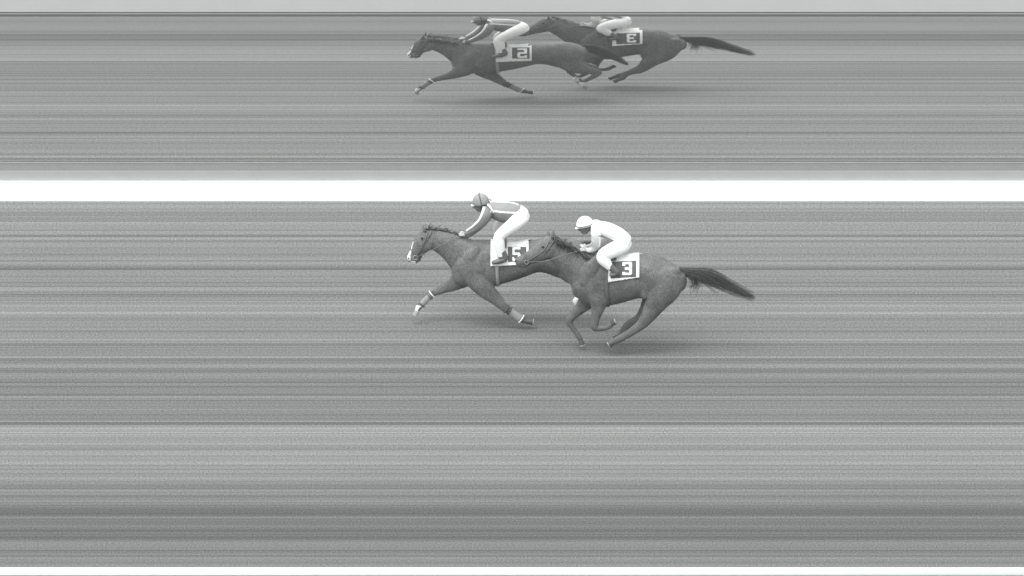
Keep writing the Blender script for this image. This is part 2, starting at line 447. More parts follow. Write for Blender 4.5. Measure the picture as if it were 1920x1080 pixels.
def saddle_cloth(root, tor, yc, near, far, ch):
    """near/far: dict x0,x1, bottom (py at x0, py at x1), panel (x0,y0,x1,y1), digit box"""
    sc = MB(); NU, NV = 150, 110
    for side, D in ((1, near), (-1, far)):
        vs = []; fs = []; info = []
        for i in range(NU + 1):
            u = i / NU; px = D['x0'] + (D['x1'] - D['x0']) * u
            top, bot, wd = section(tor, px)
            cy, a = (top + bot) / 2, (bot - top) / 2 / S
            h = math.sqrt(max(a * a - (wd * SE) ** 2, (.55 * a) ** 2)); off = .022
            by = D['b0'] + (D['b1'] - D['b0']) * u
            for j in range(NV + 1):
                # walk down the side of the barrel until the hem
                lo = j / NV
                th = R(2) + lo * R(112)
                x, y, z = px2w(px, cy - (h + off) * S * math.cos(th), yc)
                wv = .006 * math.sin(px * .33 + lo * 5) * lo + .004 * math.sin(px * .9)
                y2 = yc - (wd + off + wv) * math.sin(th)
                vs.append((x, y2, z)); info.append((px, *w2px((x, y2, z))))
        for i in range(NU):
            for j in range(NV):
                a_ = i * (NV + 1) + j; q = (a_, a_ + NV + 1, a_ + NV + 2, a_ + 1)
                X = sum(info[k][1] for k in q) / 4; Yp = sum(info[k][2] for k in q) / 4
                u = (X - D['x0']) / (D['x1'] - D['x0'])
                hem = D['b0'] + (D['b1'] - D['b0']) * u
                if Yp > hem or (side < 0 and X > near['x1'] - .5 and j < NV * .22): continue
                x0, y0, x1, y1 = D['panel']
                sh = (X - x0) * D.get('slope', 0)
                dark = x0 < X < x1 and y0 + sh < Yp < y1 + sh
                if dark:
                    dx0, dy0, dx1, dy1 = D['digit']
                    uu = (X - dx0) / (dx1 - dx0); vv_ = (Yp - sh - dy0) / (dy1 - dy0)
                    if side < 0: uu = 1 - uu
                    if digit_thick(ch, uu, vv_): dark = False
                fs.append((q[::-1] if side > 0 else q, M['cloth_dark'] if dark else M['cloth_white']))
        if side < 0: vs = [(x, 2 * yc - y, z) for x, y, z in vs]
        o = len(sc.v); sc.v += vs
        for f, m in fs: sc.f.append(tuple(k + o for k in f)); sc.m.append(sc.mi(m))
    return sc.build('saddle_cloth', root, solid=.006)

def bridle(root, yc, bands, cheek, bit, hand, rein_mid):
    b = MB()
    for px, py, d, h, wd in bands:
        wire(b, ringpts(px, py, d, h, wd, yc), .011, M['leather'], 6, True)
    for s in (1, -1):
        P = [px2w(x, y, yc - la) for x, y, la in cheek]
        if s < 0: P = [(x, 2 * yc - y, z) for x, y, z in P]
        wire(b, P, .011, M['leather'], 6)
    bo = b.build('bridle', root)
    for s in (1, -1):
        k = MB(); c = px2w(bit[0], bit[1], yc - bit[2])
        P = [(c[0] + .036 * math.cos(t), (c[1] if s > 0 else 2 * yc - c[1]), c[2] + .036 * math.sin(t)) for t in [2 * math.pi * i / 16 for i in range(16)]]
        wire(k, P, .006, M['steel'], 6, True)
        k.build('bit_ring', bo)
    for s in (1, -1):
        Q = catmull([(bit[0], bit[1], bit[2])] + rein_mid + [hand], 6)
        P = [px2w(q[0], q[1], yc - q[2]) for q in Q]
        if s < 0: P = [(x, 2 * yc - y, z) for x, y, z in P]
        r_ = MB(); wire(r_, P, .0065, M['rein'], 6); r_.build('rein', bo)

def make_horse(yc, tor, tubes, ears, eye, pick, coat, voxel=.011):
    zb = 0
    root = empty('racehorse', ((tor[len(tor) // 2][0] - 960) / S, yc, 0))
    b = MB()
    tube(b, [(q[0], (q[1] + q[2]) / 2, 0, (q[2] - q[1]) / 2, q[3]) for q in tor], yc, 32, 4, cap=.5, upright=True)
    for t in tubes: tube(b, t, yc, 20, 5)
    for t in ears: tube(b, t, yc, 10, 3)
    remesh(b, 'body', voxel, [M[coat], M['white_hair'], M['lower_leg']], pick, root, 9)
    for s in (1, -1):
        e = MB(); c = Vector(px2w(eye[0], eye[1], yc - eye[2]))
        if s < 0: c.y = 2 * yc - c.y
        P = []; F = []
        for i in range(7):
            for j in range(10):
                a, bb = math.pi * i / 6, 2 * math.pi * j / 10
                P.append(c + Vector((math.sin(a) * math.cos(bb) * .022, math.cos(a) * .016, math.sin(a) * math.sin(bb) * .018)))
        for i in range(6):
            for j in range(10): F.append((i * 10 + j, i * 10 + (j + 1) % 10, (i + 1) * 10 + (j + 1) % 10, (i + 1) * 10 + j))
        e.add(P, F, M['eye']); e.build('eye', root)
    return root

def saddle(root, yc, tor, x0, x1):
    s = MB(); vs = []; fs = []; NU, NV = 14, 14
    for i in range(NU + 1):
        px = x0 + (x1 - x0) * i / NU; top, bot, wd = section(tor, px)
        cy, a = (top + bot) / 2, (bot - top) / 2 / S
        h = math.sqrt(max(a * a - (wd * SE) ** 2, (.55 * a) ** 2))
        up = .045 + .035 * (2 * i / NU - 1) ** 2
        for j in range(NV + 1):
            th = R(-40 + 80 * j / NV)
            x, y, z = px2w(px, cy - (h + up) * S * math.cos(th), yc)
            vs.append((x, yc - (wd + .04) * math.sin(th), z))
    for i in range(NU):
        for j in range(NV):
            a_ = i * (NV + 1) + j; fs.append((a_, a_ + 1, a_ + NV + 2, a_ + NV + 1))
    s.add(vs, fs, M['leather']); s.build('saddle', root, solid=.015)

def girth(root, yc, tor, px, slant=0, mk='webbing'):
    top, bot, wd = section(tor, px); cy, a = (top + bot) / 2, (bot - top) / 2 / S
    h = math.sqrt(max(a * a - (wd * SE) ** 2, (.55 * a) ** 2)) + .014
    s = MB(); vs = []; fs = []; n = 40
    for j in range(n):
        th = 2 * math.pi * j / n
        for k in (-3.2, 3.2):
            x, y, z = px2w(px + k + slant * math.cos(th), cy - h * S * math.cos(th), yc)
            vs.append((x, yc + (wd + .016) * math.sin(th), z))
    for j in range(n): a_ = j * 2; b_ = ((j + 1) % n) * 2; fs.append((a_, b_, b_ + 1, a_ + 1))
    s.add(vs, fs, M[mk]); s.build('girth', root, solid=.006)

def stirrup(root, yc, top, foot, lat):
    for s in (1, -1):
        b = MB()
        Y = yc - s * lat
        def w_(p):
            x, y, z = px2w(p[0], p[1], yc - lat); return (x, Y, z)
        wire(b, [w_(top), w_(((top[0] + foot[0]) / 2, (top[1] + foot[1]) / 2)), w_((foot[0], foot[1] - 9))], .012, M['leather'], 6)
        bo = b.build('stirrup_leather', root)
        k = MB()
        wire(k, [w_((foot[0] - 6, foot[1])), w_((foot[0] - 5, foot[1] - 6)), w_((foot[0], foot[1] - 10)), w_((foot[0] + 5, foot[1] - 6)), w_((foot[0] + 6, foot[1])), w_((foot[0] - 6, foot[1]))], .009, M['steel'], 6)
        k.build('stirrup_iron', bo)

# ---- horse 5, the leader, on the far side
Y5 = -7.0
T5 = [(862, 470, 535, .17), (873, 458, 537, .20), (885, 450, 538, .225), (905, 449, 540, .24), (925, 450, 537, .26), (947, 454, 531, .27), (968, 455, 525, .27), (990, 452, 517, .265),
      (1008, 448, 511, .26), (1025, 445, 513, .265), (1050, 443, 522, .27), (1075, 447, 524, .255), (1092, 456, 505, .2)]
near_fore = [(884, 492, .12, 34, .11), (897, 522, .14, 25, .10), (910, 542, .15, 18, .085), (926, 557, .15, 13, .068), (940, 571, .15, 9.5, .05), (948, 578, .15, 8, .05), (959, 585.5, .15, 6.3, .036), (971, 594, .15, 6.2, .036), (979, 598.5, .15, 7, .042), (987, 602, .15, 5, .036)]
far_fore = [(878, 508, -.10, 28, .10), (864, 523, -.12, 19, .09), (848, 534, -.14, 12.5, .07), (832, 541, -.14, 9, .055), (812, 549.5, -.14, 6.6, .045), (801, 560, -.14, 5, .033), (790, 571.5, -.14, 5, .034), (785, 576, -.14, 5.6, .038), (782, 582, -.14, 4.4, .034)]
near_hind = [(1062, 486, .12, 38, .13), (1073, 510, .15, 24, .11), (1088, 522, .16, 15, .08), (1104, 527, .16, 10, .055), (1113, 530, .16, 8.5, .05), (1107, 540, .16, 6, .038), (1095, 550, .16, 5, .034), (1084, 559, .16, 5.2, .036), (1079, 564.5, .16, 5.6, .04), (1083, 571, .16, 4.4, .035)]
far_hind = [(1064, 482, -.12, 38, .13), (1077, 505, -.15, 24, .11), (1094, 516, -.16, 15, .08), (1112, 522, -.16, 10, .055), (1121, 527, -.16, 8.5, .05), (1113, 538, -.16, 6, .038), (1103, 546, -.16, 5, .034), (1094, 553, -.16, 5.2, .036), (1090, 558, -.16, 5.6, .04), (1094, 565, -.16, 4.4, .035)]
neck5 = [(892, 492, 0, 42, .19), (868, 478, 0, 34.5, .16), (850, 465, 0, 28.5, .13), (834, 456, 0, 24, .105), (818, 450, 0, 21, .09), (806, 447, 0, 19, .085)]
head5 = [(805, 446, 0, 19, .085), (799, 450, 0, 20.5, .095), (791, 458, 0, 18.5, .095), (783, 469.5, 0, 14.2, .072), (776.5, 478.5, 0, 11.2, .058), (772.5, 484.5, 0, 10.2, .06), (771, 487, 0, 8.8, .055)]
chin5 = [(784, 484, 0, 7, .045), (777, 491, 0, 4.2, .04)]
ears5 = [[(796, 433, .055, 3.6, .03), (797, 426, .06, 3.2, .028), (798.5, 419, .055, 1, .008)], [(792, 433, -.055, 3.6, .03), (793, 427, -.06, 3.2, .028), (795.5, 420.5, -.055, 1, .008)]]
relief5 = []
for s in (1, -1):
    relief5 += [[(807, 452, .055 * s, 10, .048), (801, 462, .056 * s, 9.5, .04), (797, 467, .05 * s, 6, .033)],            # cheek
                [(895, 468, .145 * s, 11, .06), (884, 482, .165 * s, 14, .062), (874, 500, .145 * s, 15, .07)],            # shoulder blade
                [(912, 482, .185 * s, 15, .058), (900, 505, .185 * s, 15, .065)]]
def pick5(c, n):
    px, py = w2px(c); lat = Y5 - c.y
    if px < 792 and py < 500:
        t = (py - 440) / 45
        fx = 782 - t * 17           # the line of the nose
        if px < fx + 1 + 3.2 * t and 453 < py < 482 and abs(lat) < .02 + .028 * t: return 1
        if 480 < py < 488 and px < 769.5: return 1
        if py > 489.5 and 770 < px < 779: return 1
    if px < 792 and py > 572.5 and n.x < .2: return 1
    if 1070 < px < 1093 and 557 < py < 577 and lat > 0: return 1
    if 1084 < px < 1102 and 553 < py < 572 and lat < 0: return 1
    if (px < 815 and py > 545) or (px > 942 and py > 570 and px < 1010) or (px > 1092 and py > 533): return 2
    return 0
h5 = make_horse(Y5, T5, [neck5, head5, chin5, *relief5, near_fore, far_fore, near_hind, far_hind], ears5, (791, 447, .092), pick5, 'coat_bay')
tag(h5, 'dark racehorse number 5 with a white blaze, forelegs stretched out, leading', 'horse', 'racehorses at full gallop')
hoof(h5, (781.8, 582.5), (779.5, 590), -.14, Y5, 4.4, 5.4, M['pale_hoof'])
hoof(h5, (987.5, 602), (999, 604), .15, Y5, 5, 6, M['hoof'])
hoof(h5, (1083, 571), (1089, 577), .16, Y5, 4.4, 5.6, M['pale_hoof'])
hoof(h5, (1094, 565), (1101, 570), -.16, Y5, 4.4, 5.6, M['pale_hoof'])
# nostrils
for s in (1, -1):
    e = MB(); c = px2w(766.8, 484.5, Y5 - .045); c = (c[0], c[1] if s > 0 else 2 * Y5 - c[1], c[2])
    P = [(c[0] + .016 * math.cos(t), c[1] - s * (.004 if k else -.006), c[2] + .02 * math.sin(t)) for k in (0, 1) for t in [2 * math.pi * i / 10 for i in range(10)]]
    e.add(P, [(i, (i + 1) % 10, 10 + (i + 1) % 10, 10 + i) for i in range(10)] + [tuple(range(10))[::-1], tuple(range(10, 20))], M['strap']); e.build('nostril', h5)
# bandages on both forelegs
def bandage(root, yc, pts, rings):
    b = MB(); tube(b, pts, yc, 18, 4, cap=.1, grow=.008, m=M['bandage']); bo = b.build('leg_bandage', root)
    for q, d, m in rings:
        r = MB(); wire(r, ringpts(q[0], q[1], d, q[3] + 1.2, q[4] + .012, yc, q[2], 20), .011, m, 6, True); r.build('bandage_tape', bo)
bandage(h5, Y5, [(957, 584.3, .15, 6.6, .038), (966, 590.5, .15, 6.3, .037), (976, 597.3, .15, 6.8, .041)],
        [((955.5, 583, .15, 6.6, .04), (10, 7), M['bandage_dark']), ((950, 579, .15, 7.6, .047), (10, 7), M['bandage_dark']), ((977.5, 598, .15, 7, .042), (10, 7), M['cloth_white'])])
bandage(h5, Y5, [(807, 554, -.14, 5.4, .037), (799, 562, -.14, 5, .033), (791, 570.5, -.14, 5, .034)],
        [((810, 551.2, -.14, 6, .042), (-10, 10), M['cloth_white']), ((806, 555.3, -.14, 5.2, .036), (-10, 10), M['bandage_dark']), ((791, 571, -.14, 5, .034), (-10, 10), M['bandage_dark'])])
mn = MB(); rnd = random.Random(4)
def mane(mb, crest, yc, count, lmin, lmax, dirn, seed, bunch=None, fall=0):
    rnd = random.Random(seed); G = catmull(crest, 10)
    for k in range(count):
        f = rnd.random() * (len(G) - 1.01); a = int(f); q = G[a] * (1 - f + a) + G[a + 1] * (f - a)
        L_ = rnd.uniform(lmin, lmax)
        if bunch: L_ *= .45 + 1.0 * max(0, math.sin(f * bunch)) ** 2
        lat = rnd.uniform(-.03, .03); d = (dirn[0] + rnd.gauss(0, .35), dirn[1] + rnd.gauss(0, .3))
        P = [px2w(q[0] + d[0] * L_ * t, q[1] + 2.5 + d[1] * L_ * t + .35 * L_ * t * t, yc - lat * (1 + t) - fall * (.3 + .7 * t ** .6)) for t in (0, .35, .7, 1)]
        wire(mb, P, [.011, .009, .006, .002], M['hair'], 4)
mane(mn, [(799, 428, 0), (815, 429, 0), (832, 432, 0), (850, 437, 0), (866, 442, 0)], Y5, 260, 4, 12, (.75, -.75), 3, .9)
mane(mn, [(803, 428, 0), (820, 429, 0), (838, 433, 0), (855, 438, 0)], Y5, 200, 5, 10, (.6, .7), 19, None, -.10)
mane(mn, [(796, 430, 0), (790, 434, 0)], Y5, 30, 4, 8, (-.3, .6), 5)
mn.build('mane', h5)
tl = MB(); strands(tl, [(1078, 464, 0), (1100, 463, 0), (1125, 472, 0), (1152, 490, 0), (1178, 513, 0)], Y5, 560, [(0, 3), (.25, 8), (.5, 9), (.8, 7), (1, 3)], .0035, M['hair'], .55, .06, 0, 2)
tl.build('tail', h5)
saddle_cloth(h5, T5, Y5,
             dict(x0=920, x1=991, b0=499, b1=496, panel=(952, 463, 987, 491), digit=(960.5, 463.5, 976, 489)),
             dict(x0=930, x1=997, b0=508, b1=504, panel=(960, 464, 993, 498), digit=(970, 467, 988, 496)), '5')
saddle(h5, Y5, T5, 926, 950); girth(h5, Y5, T5, 932, -2); stirrup(h5, Y5, (937, 462), (936, 493), .31)
bridle(h5, Y5, [(779.5, 474, (-7, 9), 14, .07), (800, 447, (-8, -5), 21, .10)], [(781, 482, .06), (788, 470, .085), (797, 452, .1), (801, 436, .075)], (779, 483, .068), (866, 441, .06), [(806, 471, .11), (830, 458, .16), (848, 449, .13)])

# ---- horse 3, on the near side
Y3 = -8.44
T3 = [(1085, 502, 560, .16), (1094, 490, 567, .19), (1105, 481, 573, .225), (1125, 471, 576, .25), (1145, 474, 573, .27), (1170, 478, 567, .28), (1195, 477, 560, .27), (1215, 476, 560, .265),
      (1235, 479, 566, .26), (1252, 487, 566, .25), (1268, 498, 558, .21), (1279, 508, 545, .16)]
foreA = [(1110, 545, -.10, 28, .10), (1101, 563, -.13, 18, .085), (1089, 577, -.14, 12, .065), (1076, 590, -.14, 8.6, .05), (1067.5, 602, -.14, 7, .046), (1072, 612, -.14, 5.6, .036), (1080, 623, -.14, 5, .033), (1086.5, 633, -.14, 5.4, .037), (1089.5, 639, -.14, 4.2, .034)]
foreB = [(1122, 535, .11, 32, .11), (1123, 558, .14, 22, .10), (1121, 577, .15, 13.5, .07), (1117, 596, .15, 8.4, .052), (1114.5, 612, .15, 7.6, .05), (1122, 616, .15, 5.8, .038), (1134, 614.8, .15, 5.2, .034), (1142, 611.5, .15, 5.8, .038), (1146, 607.5, .15, 4.6, .035)]
hindN = [(1248, 520, .12, 38, .14), (1242, 543, .15, 33, .125), (1230, 567, .16, 22, .10), (1219, 586, .16, 16, .075), (1209, 601, .16, 12, .06), (1200, 610.5, .16, 9.6, .05), (1186, 620.5, .16, 8.2, .042), (1171, 630, .16, 7.2, .04), (1161, 635.5, .16, 7.4, .044), (1150, 641, .16, 5.6, .038)]
hindF = [(1246, 520, -.12, 38, .14), (1238, 545, -.15, 31, .12), (1222, 568, -.16, 20, .095), (1210, 586, -.16, 14, .07), (1199, 599, -.16, 11, .058), (1187, 604.5, -.16, 8.8, .048), (1177, 609.5, -.16, 7.6, .042), (1170, 618, -.16, 6.8, .038), (1166, 625, -.16, 7, .042), (1159, 631, -.16, 5.2, .038)]
neck3 = [(1112, 520, 0, 44, .20), (1092, 503, 0, 38, .17), (1074, 489, 0, 32, .14), (1058, 478, 0, 27, .115), (1045, 470, 0, 23.5, .098), (1034, 464, 0, 21, .088)]
head3 = [(1034, 463, 0, 20, .088), (1026, 464.5, 0, 21, .098), (1012, 474, 0, 17.5, .097), (996, 482, 0, 13.5, .074), (982, 488, 0, 11, .058), (974, 490.5, 0, 10, .06), (971, 491, 0, 8.6, .055)]
chin3 = [(984, 495, 0, 7, .045), (975, 498, 0, 4.4, .04)]
ears3 = [[(1036, 446, .055, 3.6, .03), (1037, 438, .06, 3.2, .028), (1038.5, 429.5, .055, 1, .008)], [(1029, 446, -.055, 3.6, .03), (1028.5, 440, -.06, 3.2, .028), (1027.5, 433, -.055, 1, .008)]]
relief3 = []
for s in (1, -1):
    relief3 += [[(1035, 467, .055 * s, 11, .048), (1028, 476, .056 * s, 10, .04), (1023, 480, .05 * s, 6, .033)],
                [(1128, 484, .175 * s, 12, .06), (1110, 505, .175 * s, 16, .065), (1098, 530, .145 * s, 15, .07)],
                [(1138, 507, .198 * s, 16, .055), (1124, 532, .192 * s, 16, .062)],
                [(1262, 508, .145 * s, 14, .075), (1264, 530, .15 * s, 15, .075), (1250, 556, .165 * s, 13, .062)],
                [(1214, 505, .19 * s, 12, .058), (1208, 530, .185 * s, 11, .065), (1210, 556, .175 * s, 9, .055)]]
def pick3(c, n):
    px, py = w2px(c)
    if (py > 588 and px < 1160) or (py > 598 and px < 1215): return 2
    return 0
h3 = make_horse(Y3, T3, [neck3, head3, chin3, *relief3, foreA, foreB, hindN, hindF], ears3, (1018, 463, .095), pick3, 'coat_dark')
tag(h3, 'dark racehorse number 3 with legs gathered and tail streaming, chasing on the near side', 'horse', 'racehorses at full gallop')
hoof(h3, (1089.5, 639), (1091.3, 646.5), -.14, Y3, 4.2, 5.2, M['hoof'])
hoof(h3, (1146.5, 607), (1153.5, 602.8), .15, Y3, 4.6, 5.8, M['hoof'])
hoof(h3, (1150, 641), (1142, 646), .16, Y3, 5, 6, M['hoof'])
hoof(h3, (1158, 631), (1151.5, 637), -.16, Y3, 4.8, 5.8, M['hoof'])
for s in (1, -1):
    e = MB(); c = px2w(967.5, 489, Y3 - .036); c = (c[0], c[1] if s > 0 else 2 * Y3 - c[1], c[2])
    P = [(c[0] + .016 * math.cos(t), c[1] - s * (.004 if k else -.006), c[2] + .02 * math.sin(t)) for k in (0, 1) for t in [2 * math.pi * i / 10 for i in range(10)]]
    e.add(P, [(i, (i + 1) % 10, 10 + (i + 1) % 10, 10 + i) for i in range(10)] + [tuple(range(10))[::-1], tuple(range(10, 20))], M['eye']); e.build('nostril', h3)
mn = MB()
mane(mn, [(1038, 442, 0), (1054, 448, 0), (1070, 457, 0), (1088, 468, 0), (1104, 476, 0)], Y3, 280, 4, 9, (.8, -.2), 8, .8)
mane(mn, [(1038, 442, 0), (1054, 448, 0), (1070, 457, 0), (1088, 468, 0), (1104, 477, 0)], Y3, 420, 6, 14, (.5, .75), 18, None, .11)
mane(mn, [(1031, 444, 0), (1024, 447, 0)], Y3, 30, 4, 9, (-.4, .5), 9)
mn.build('mane', h3)
tl = MB()
strands(tl, [(1273, 506, 0), (1292, 510.5, 0), (1310, 514, 0), (1328, 518.5, 0), (1346, 526.5, 0), (1367, 537, 0), (1398, 551, 0), (1417, 559, 0)], Y3, 760, [(0, 3.5), (.15, 6), (.38, 10.5), (.6, 11), (.85, 7), (1, 6)], .0024, M['hair'], .4, .08, 0, 3)
strands(tl, [(1278, 508, 0), (1296, 515, 0), (1303, 527, 0), (1299, 546, 0)], Y3, 130, [(0, 3), (.4, 8), (1, 10)], .0022, M['hair'], .45, .06, 0, 4)
strands(tl, [(1282, 509, 0), (1302, 517, 0), (1309, 532, 0), (1306, 556, 0)], Y3, 40, [(0, 3), (.4, 8), (1, 12)], .002, M['hair'], .5, .06, 0, 5)
strands(tl, [(1282, 509, 0), (1306, 519, 0), (1330, 533, 0), (1352, 550, 0)], Y3, 46, [(0, 3), (.4, 7), (1, 9)], .0018, M['hair'], .4, .08, 0, 6)
tl.build('tail', h3)
saddle_cloth(h3, T3, Y3,
             dict(x0=1140, x1=1198.5, b0=529, b1=520, panel=(1145, 491, 1193.5, 522), slope=-.05, digit=(1167, 493, 1185, 517)),
             dict(x0=1148, x1=1204.5, b0=537, b1=530, panel=(1155, 496, 1200, 531), slope=-.05, digit=(1175, 499, 1193, 527)), '3')
saddle(h3, Y3, T3, 1138, 1156); girth(h3, Y3, T3, 1138, -2, 'leather'); stirrup(h3, Y3, (1143, 488), (1152, 516), .315)
bridle(h3, Y3, [(988, 486, (-14, 6), 13, .07), (1028, 463, (-8, -6), 22, .105)], [(987, 492, .06), (1002, 482, .09), (1020, 470, .103), (1030, 452, .08)], (987.5, 491.5, .07), (1093, 468, .07), [(1025, 489, .12), (1055, 479, .18), (1076, 473, .15)])

# ------------------------------------------------------------------ jockeys
def hand_tubes(mb, px, py, lat, yc, mirror, scale=1.0):
    """palm, four curled fingers of unequal length and a thumb, closed round the rein; fist faces forward-left"""
    tube(mb, [(px + 6, py + .5, lat, 3.6, .03), (px + 2, py, lat, 4.4, .042), (px - 2.5, py + .3, lat, 4.2, .042)], yc, 12, 3, mirror=mirror)
    for k, (dl, ln) in enumerate(((.033, 3.6), (.011, 4.3), (-.011, 4.0), (-.032, 3.0))):
        tube(mb, [(px - 2, py - 1.8, lat + dl, 1.1, .0095), (px - 2 - ln * .9, py - 1.2, lat + dl, 1.05, .009), (px - 1.6 - ln, py + 1.6, lat + dl, 1.0, .0085), (px - ln * .6 - 1, py + 3.6, lat + dl, .9, .008)], yc, 8, 3, mirror=mirror)
    tube(mb, [(px + 3, py - 2, lat + .03, 1.3, .011), (px, py - 4.2, lat + .036, 1.1, .010), (px - 3.6, py - 4.4, lat + .024, .95, .009)], yc, 8, 3, mirror=mirror)

def dome(mb, c, yc, f, rx, ry, wd, m, lo=-8, seg=32, rows=12, grow=0):
    L_ = math.hypot(*f); fx, fy = f[0] / L_, f[1] / L_; ux, uy = -fy, fx
    if uy > 0: ux, uy = -ux, -uy
    vs = []; fs = []
    for i in range(rows + 1):
        ph = R(lo + (89.5 - lo) * i / rows)
        for j in range(seg):
            th = 2 * math.pi * j / seg
            a = math.cos(ph) * math.cos(th) * rx; b = math.sin(ph) * ry
            x, y, z = px2w(c[0] + fx * a + ux * b, c[1] + fy * a + uy * b, yc)
            vs.append((x, y - math.cos(ph) * math.sin(th) * wd, z))
    for i in range(rows):
        for j in range(seg):
            fs.append((i * seg + j, i * seg + (j + 1) % seg, (i + 1) * seg + (j + 1) % seg, (i + 1) * seg + j))
    fs.append(tuple(range(rows * seg, (rows + 1) * seg)))
    mb.add(vs, fs, m)
def peak(mb, c, yc, f, rx, wd, m, out=7, drop=2.5):
    L_ = math.hypot(*f); fx, fy = f[0] / L_, f[1] / L_
    vs = []; fs = []; n = 16
    for j in range(n + 1):
        th = R(-62 + 124 * j / n); k = math.cos(R(-62 + 124 * j / n) * 1.4)
        for o in (0, 1):
            a = math.cos(th) * rx + o * out * max(.05, k)
            x, y, z = px2w(c[0] + fx * a, c[1] + fy * a + o * drop, yc)
            vs.append((x, y - math.sin(th) * wd, z))
    for j in range(n): fs.append((j * 2, j * 2 + 2, j * 2 + 3, j * 2 + 1))
    mb.add(vs, fs, m)
def domeband(mb, c, yc, f, rx, ry, wd, m, r, tilt=0, k=1.03, back=None):
    L_ = math.hypot(*f); fx, fy = f[0] / L_, f[1] / L_; ux, uy = -fy, fx
    if uy > 0: ux, uy = -ux, -uy
    P = []
    for j in range(36):
        th = 2 * math.pi * j / 36
        if back is None:                # round the rim
            a, b, l = math.cos(th) * rx * k, tilt, math.sin(th) * wd * k
        else:                           # over the crown
            a, b, l = back + tilt * math.sin(th), math.sin(th) * ry * k, math.cos(th) * wd * k
        x, y, z = px2w(c[0] + fx * a + ux * b, c[1] + fy * a + uy * b, yc)
        P.append((x, y - l, z))
    wire(mb, P, r, m, 6, True)

def make_jockey(yc, torso, arm, thigh_leg, foot, hand, head, neck, face, helmet, jacket_mats, jacket_pick, breech_split, far_arm=None):
    root = empty('person', ((torso[2][0] - 960) / S, yc, zpx(thigh_leg[-1][1], yc - .29) - .1))
    far_arm = far_arm or arm
    b = MB()
    tube(b, torso, yc, 24, 4, scale=.78); tube(b, neck, yc, 16, 4); tube(b, head, yc, 20, 4)
    for t in face: tube(b, t, yc, 10, 3)
    for mir, A in ((False, arm), (True, far_arm)):
        tube(b, A, yc, 14, 4, mirror=mir, scale=.76, cap=.1); tube(b, thigh_leg, yc, 16, 4, mirror=mir, scale=.8, cap=.1)
        tube(b, foot, yc, 14, 3, mirror=mir, scale=.8)
        hd = hand if A is arm else (A[-1][0] - 2, A[-1][1], A[-1][2])
        hand_tubes(b, hd[0], hd[1], hd[2], yc, mir)
    remesh(b, 'body', .006, [M['skin'], M['glove']], lambda c, n: 1 if w2px(c)[0] < arm[-1][0] + 1 and w2px(c)[1] > arm[-3][1] - 9 else 0, root, 2)
    j = MB(); tube(j, torso[:-2] + [(q[0], q[1], q[2], q[3] * .88, q[4] * .85) for q in torso[-2:]], yc, 28, 5, grow=.004)
    for mir, A in ((False, arm), (True, far_arm)): tube(j, A, yc, 16, 5, cap=.3, mirror=mir)
    remesh(j, 'jacket', .008, jacket_mats, jacket_pick, root, 4)
    k = MB()
    tube(k, breech_split, yc, 24, 4, grow=.006)
    for mir in (False, True): tube(k, thigh_leg, yc, 18, 5, mirror=mir, cap=.3)
    remesh(k, 'breeches', .008, [M['breeches']], None, root, 4)
    for mir in (False, True):
        f_ = MB(); tube(f_, foot, yc, 16, 4, mirror=mir, m=M['leather']); f_.build('boot', root)
    for s in (1, -1):
        ex, ey, el = helmet['eye']
        e = MB(); c = Vector(px2w(ex, ey, yc - el)); c.y = c.y if s > 0 else 2 * yc - c.y
        wire(e, [c + Vector((.012 * math.cos(t), 0, .008 * math.sin(t))) for t in [2 * math.pi * i / 8 for i in range(8)]], .006, M['eye'], 5, True); e.build('eye', root)
    return root

# jockey of horse 5
torso = [(914, 388, 0, 10, .11), (922, 390.5, 0, 14.5, .17), (932, 394.5, 0, 18, .195), (947, 397.5, 0, 20, .19), (962, 399, 0, 19, .165), (974, 401, 0, 18.5, .165), (981, 403, 0, 16, .16)]
arm = [(916, 391, .15, 9.5, .075), (913, 401, .2, 9.5, .066), (908, 412, .21, 9, .06), (901, 421, .19, 8, .054), (890, 430, .14, 6.2, .044), (878, 436, .09, 4.8, .035), (871, 438.5, .07, 4, .03)]
legs = [(980, 404, .08, 15.5, .12), (970, 415, .17, 14.5, .10), (953, 428.5, .25, 12.5, .085), (941, 438, .285, 11, .072), (935.5, 446, .30, 10.5, .066), (936, 456, .31, 10.5, .062), (938, 468, .31, 9.5, .056), (940, 480, .31, 7.5, .046)]
foot = [(941, 473, .31, 7.8, .05), (945.5, 480, .31, 6.6, .046), (947, 485, .31, 5.2, .044), (940, 488.5, .31, 5.2, .046), (931, 490.7, .31, 4.8, .048), (923.5, 492.5, .31, 3.4, .038)]
pelvis = [(966, 401, 0, 16.5, .16), (975, 403.5, 0, 17.5, .175), (983, 406, 0, 14.5, .165), (987, 408, 0, 9, .13)]
def jp5(c, n):
    px, py = w2px(c); lat = Y5 - c.y
    if px > 919 and abs(lat) < .24:
        zc = c.z - zpx(397.5 + (px - 947) * .11, Y5)
        if abs(zc - .055) < .014: return 2
        if px > 973: return 2 if px > 976 and zc > 0 else 0
        if n.z > .8 and abs(lat) < .03: return 2
        return 0 if zc > .055 else 1
    return 1
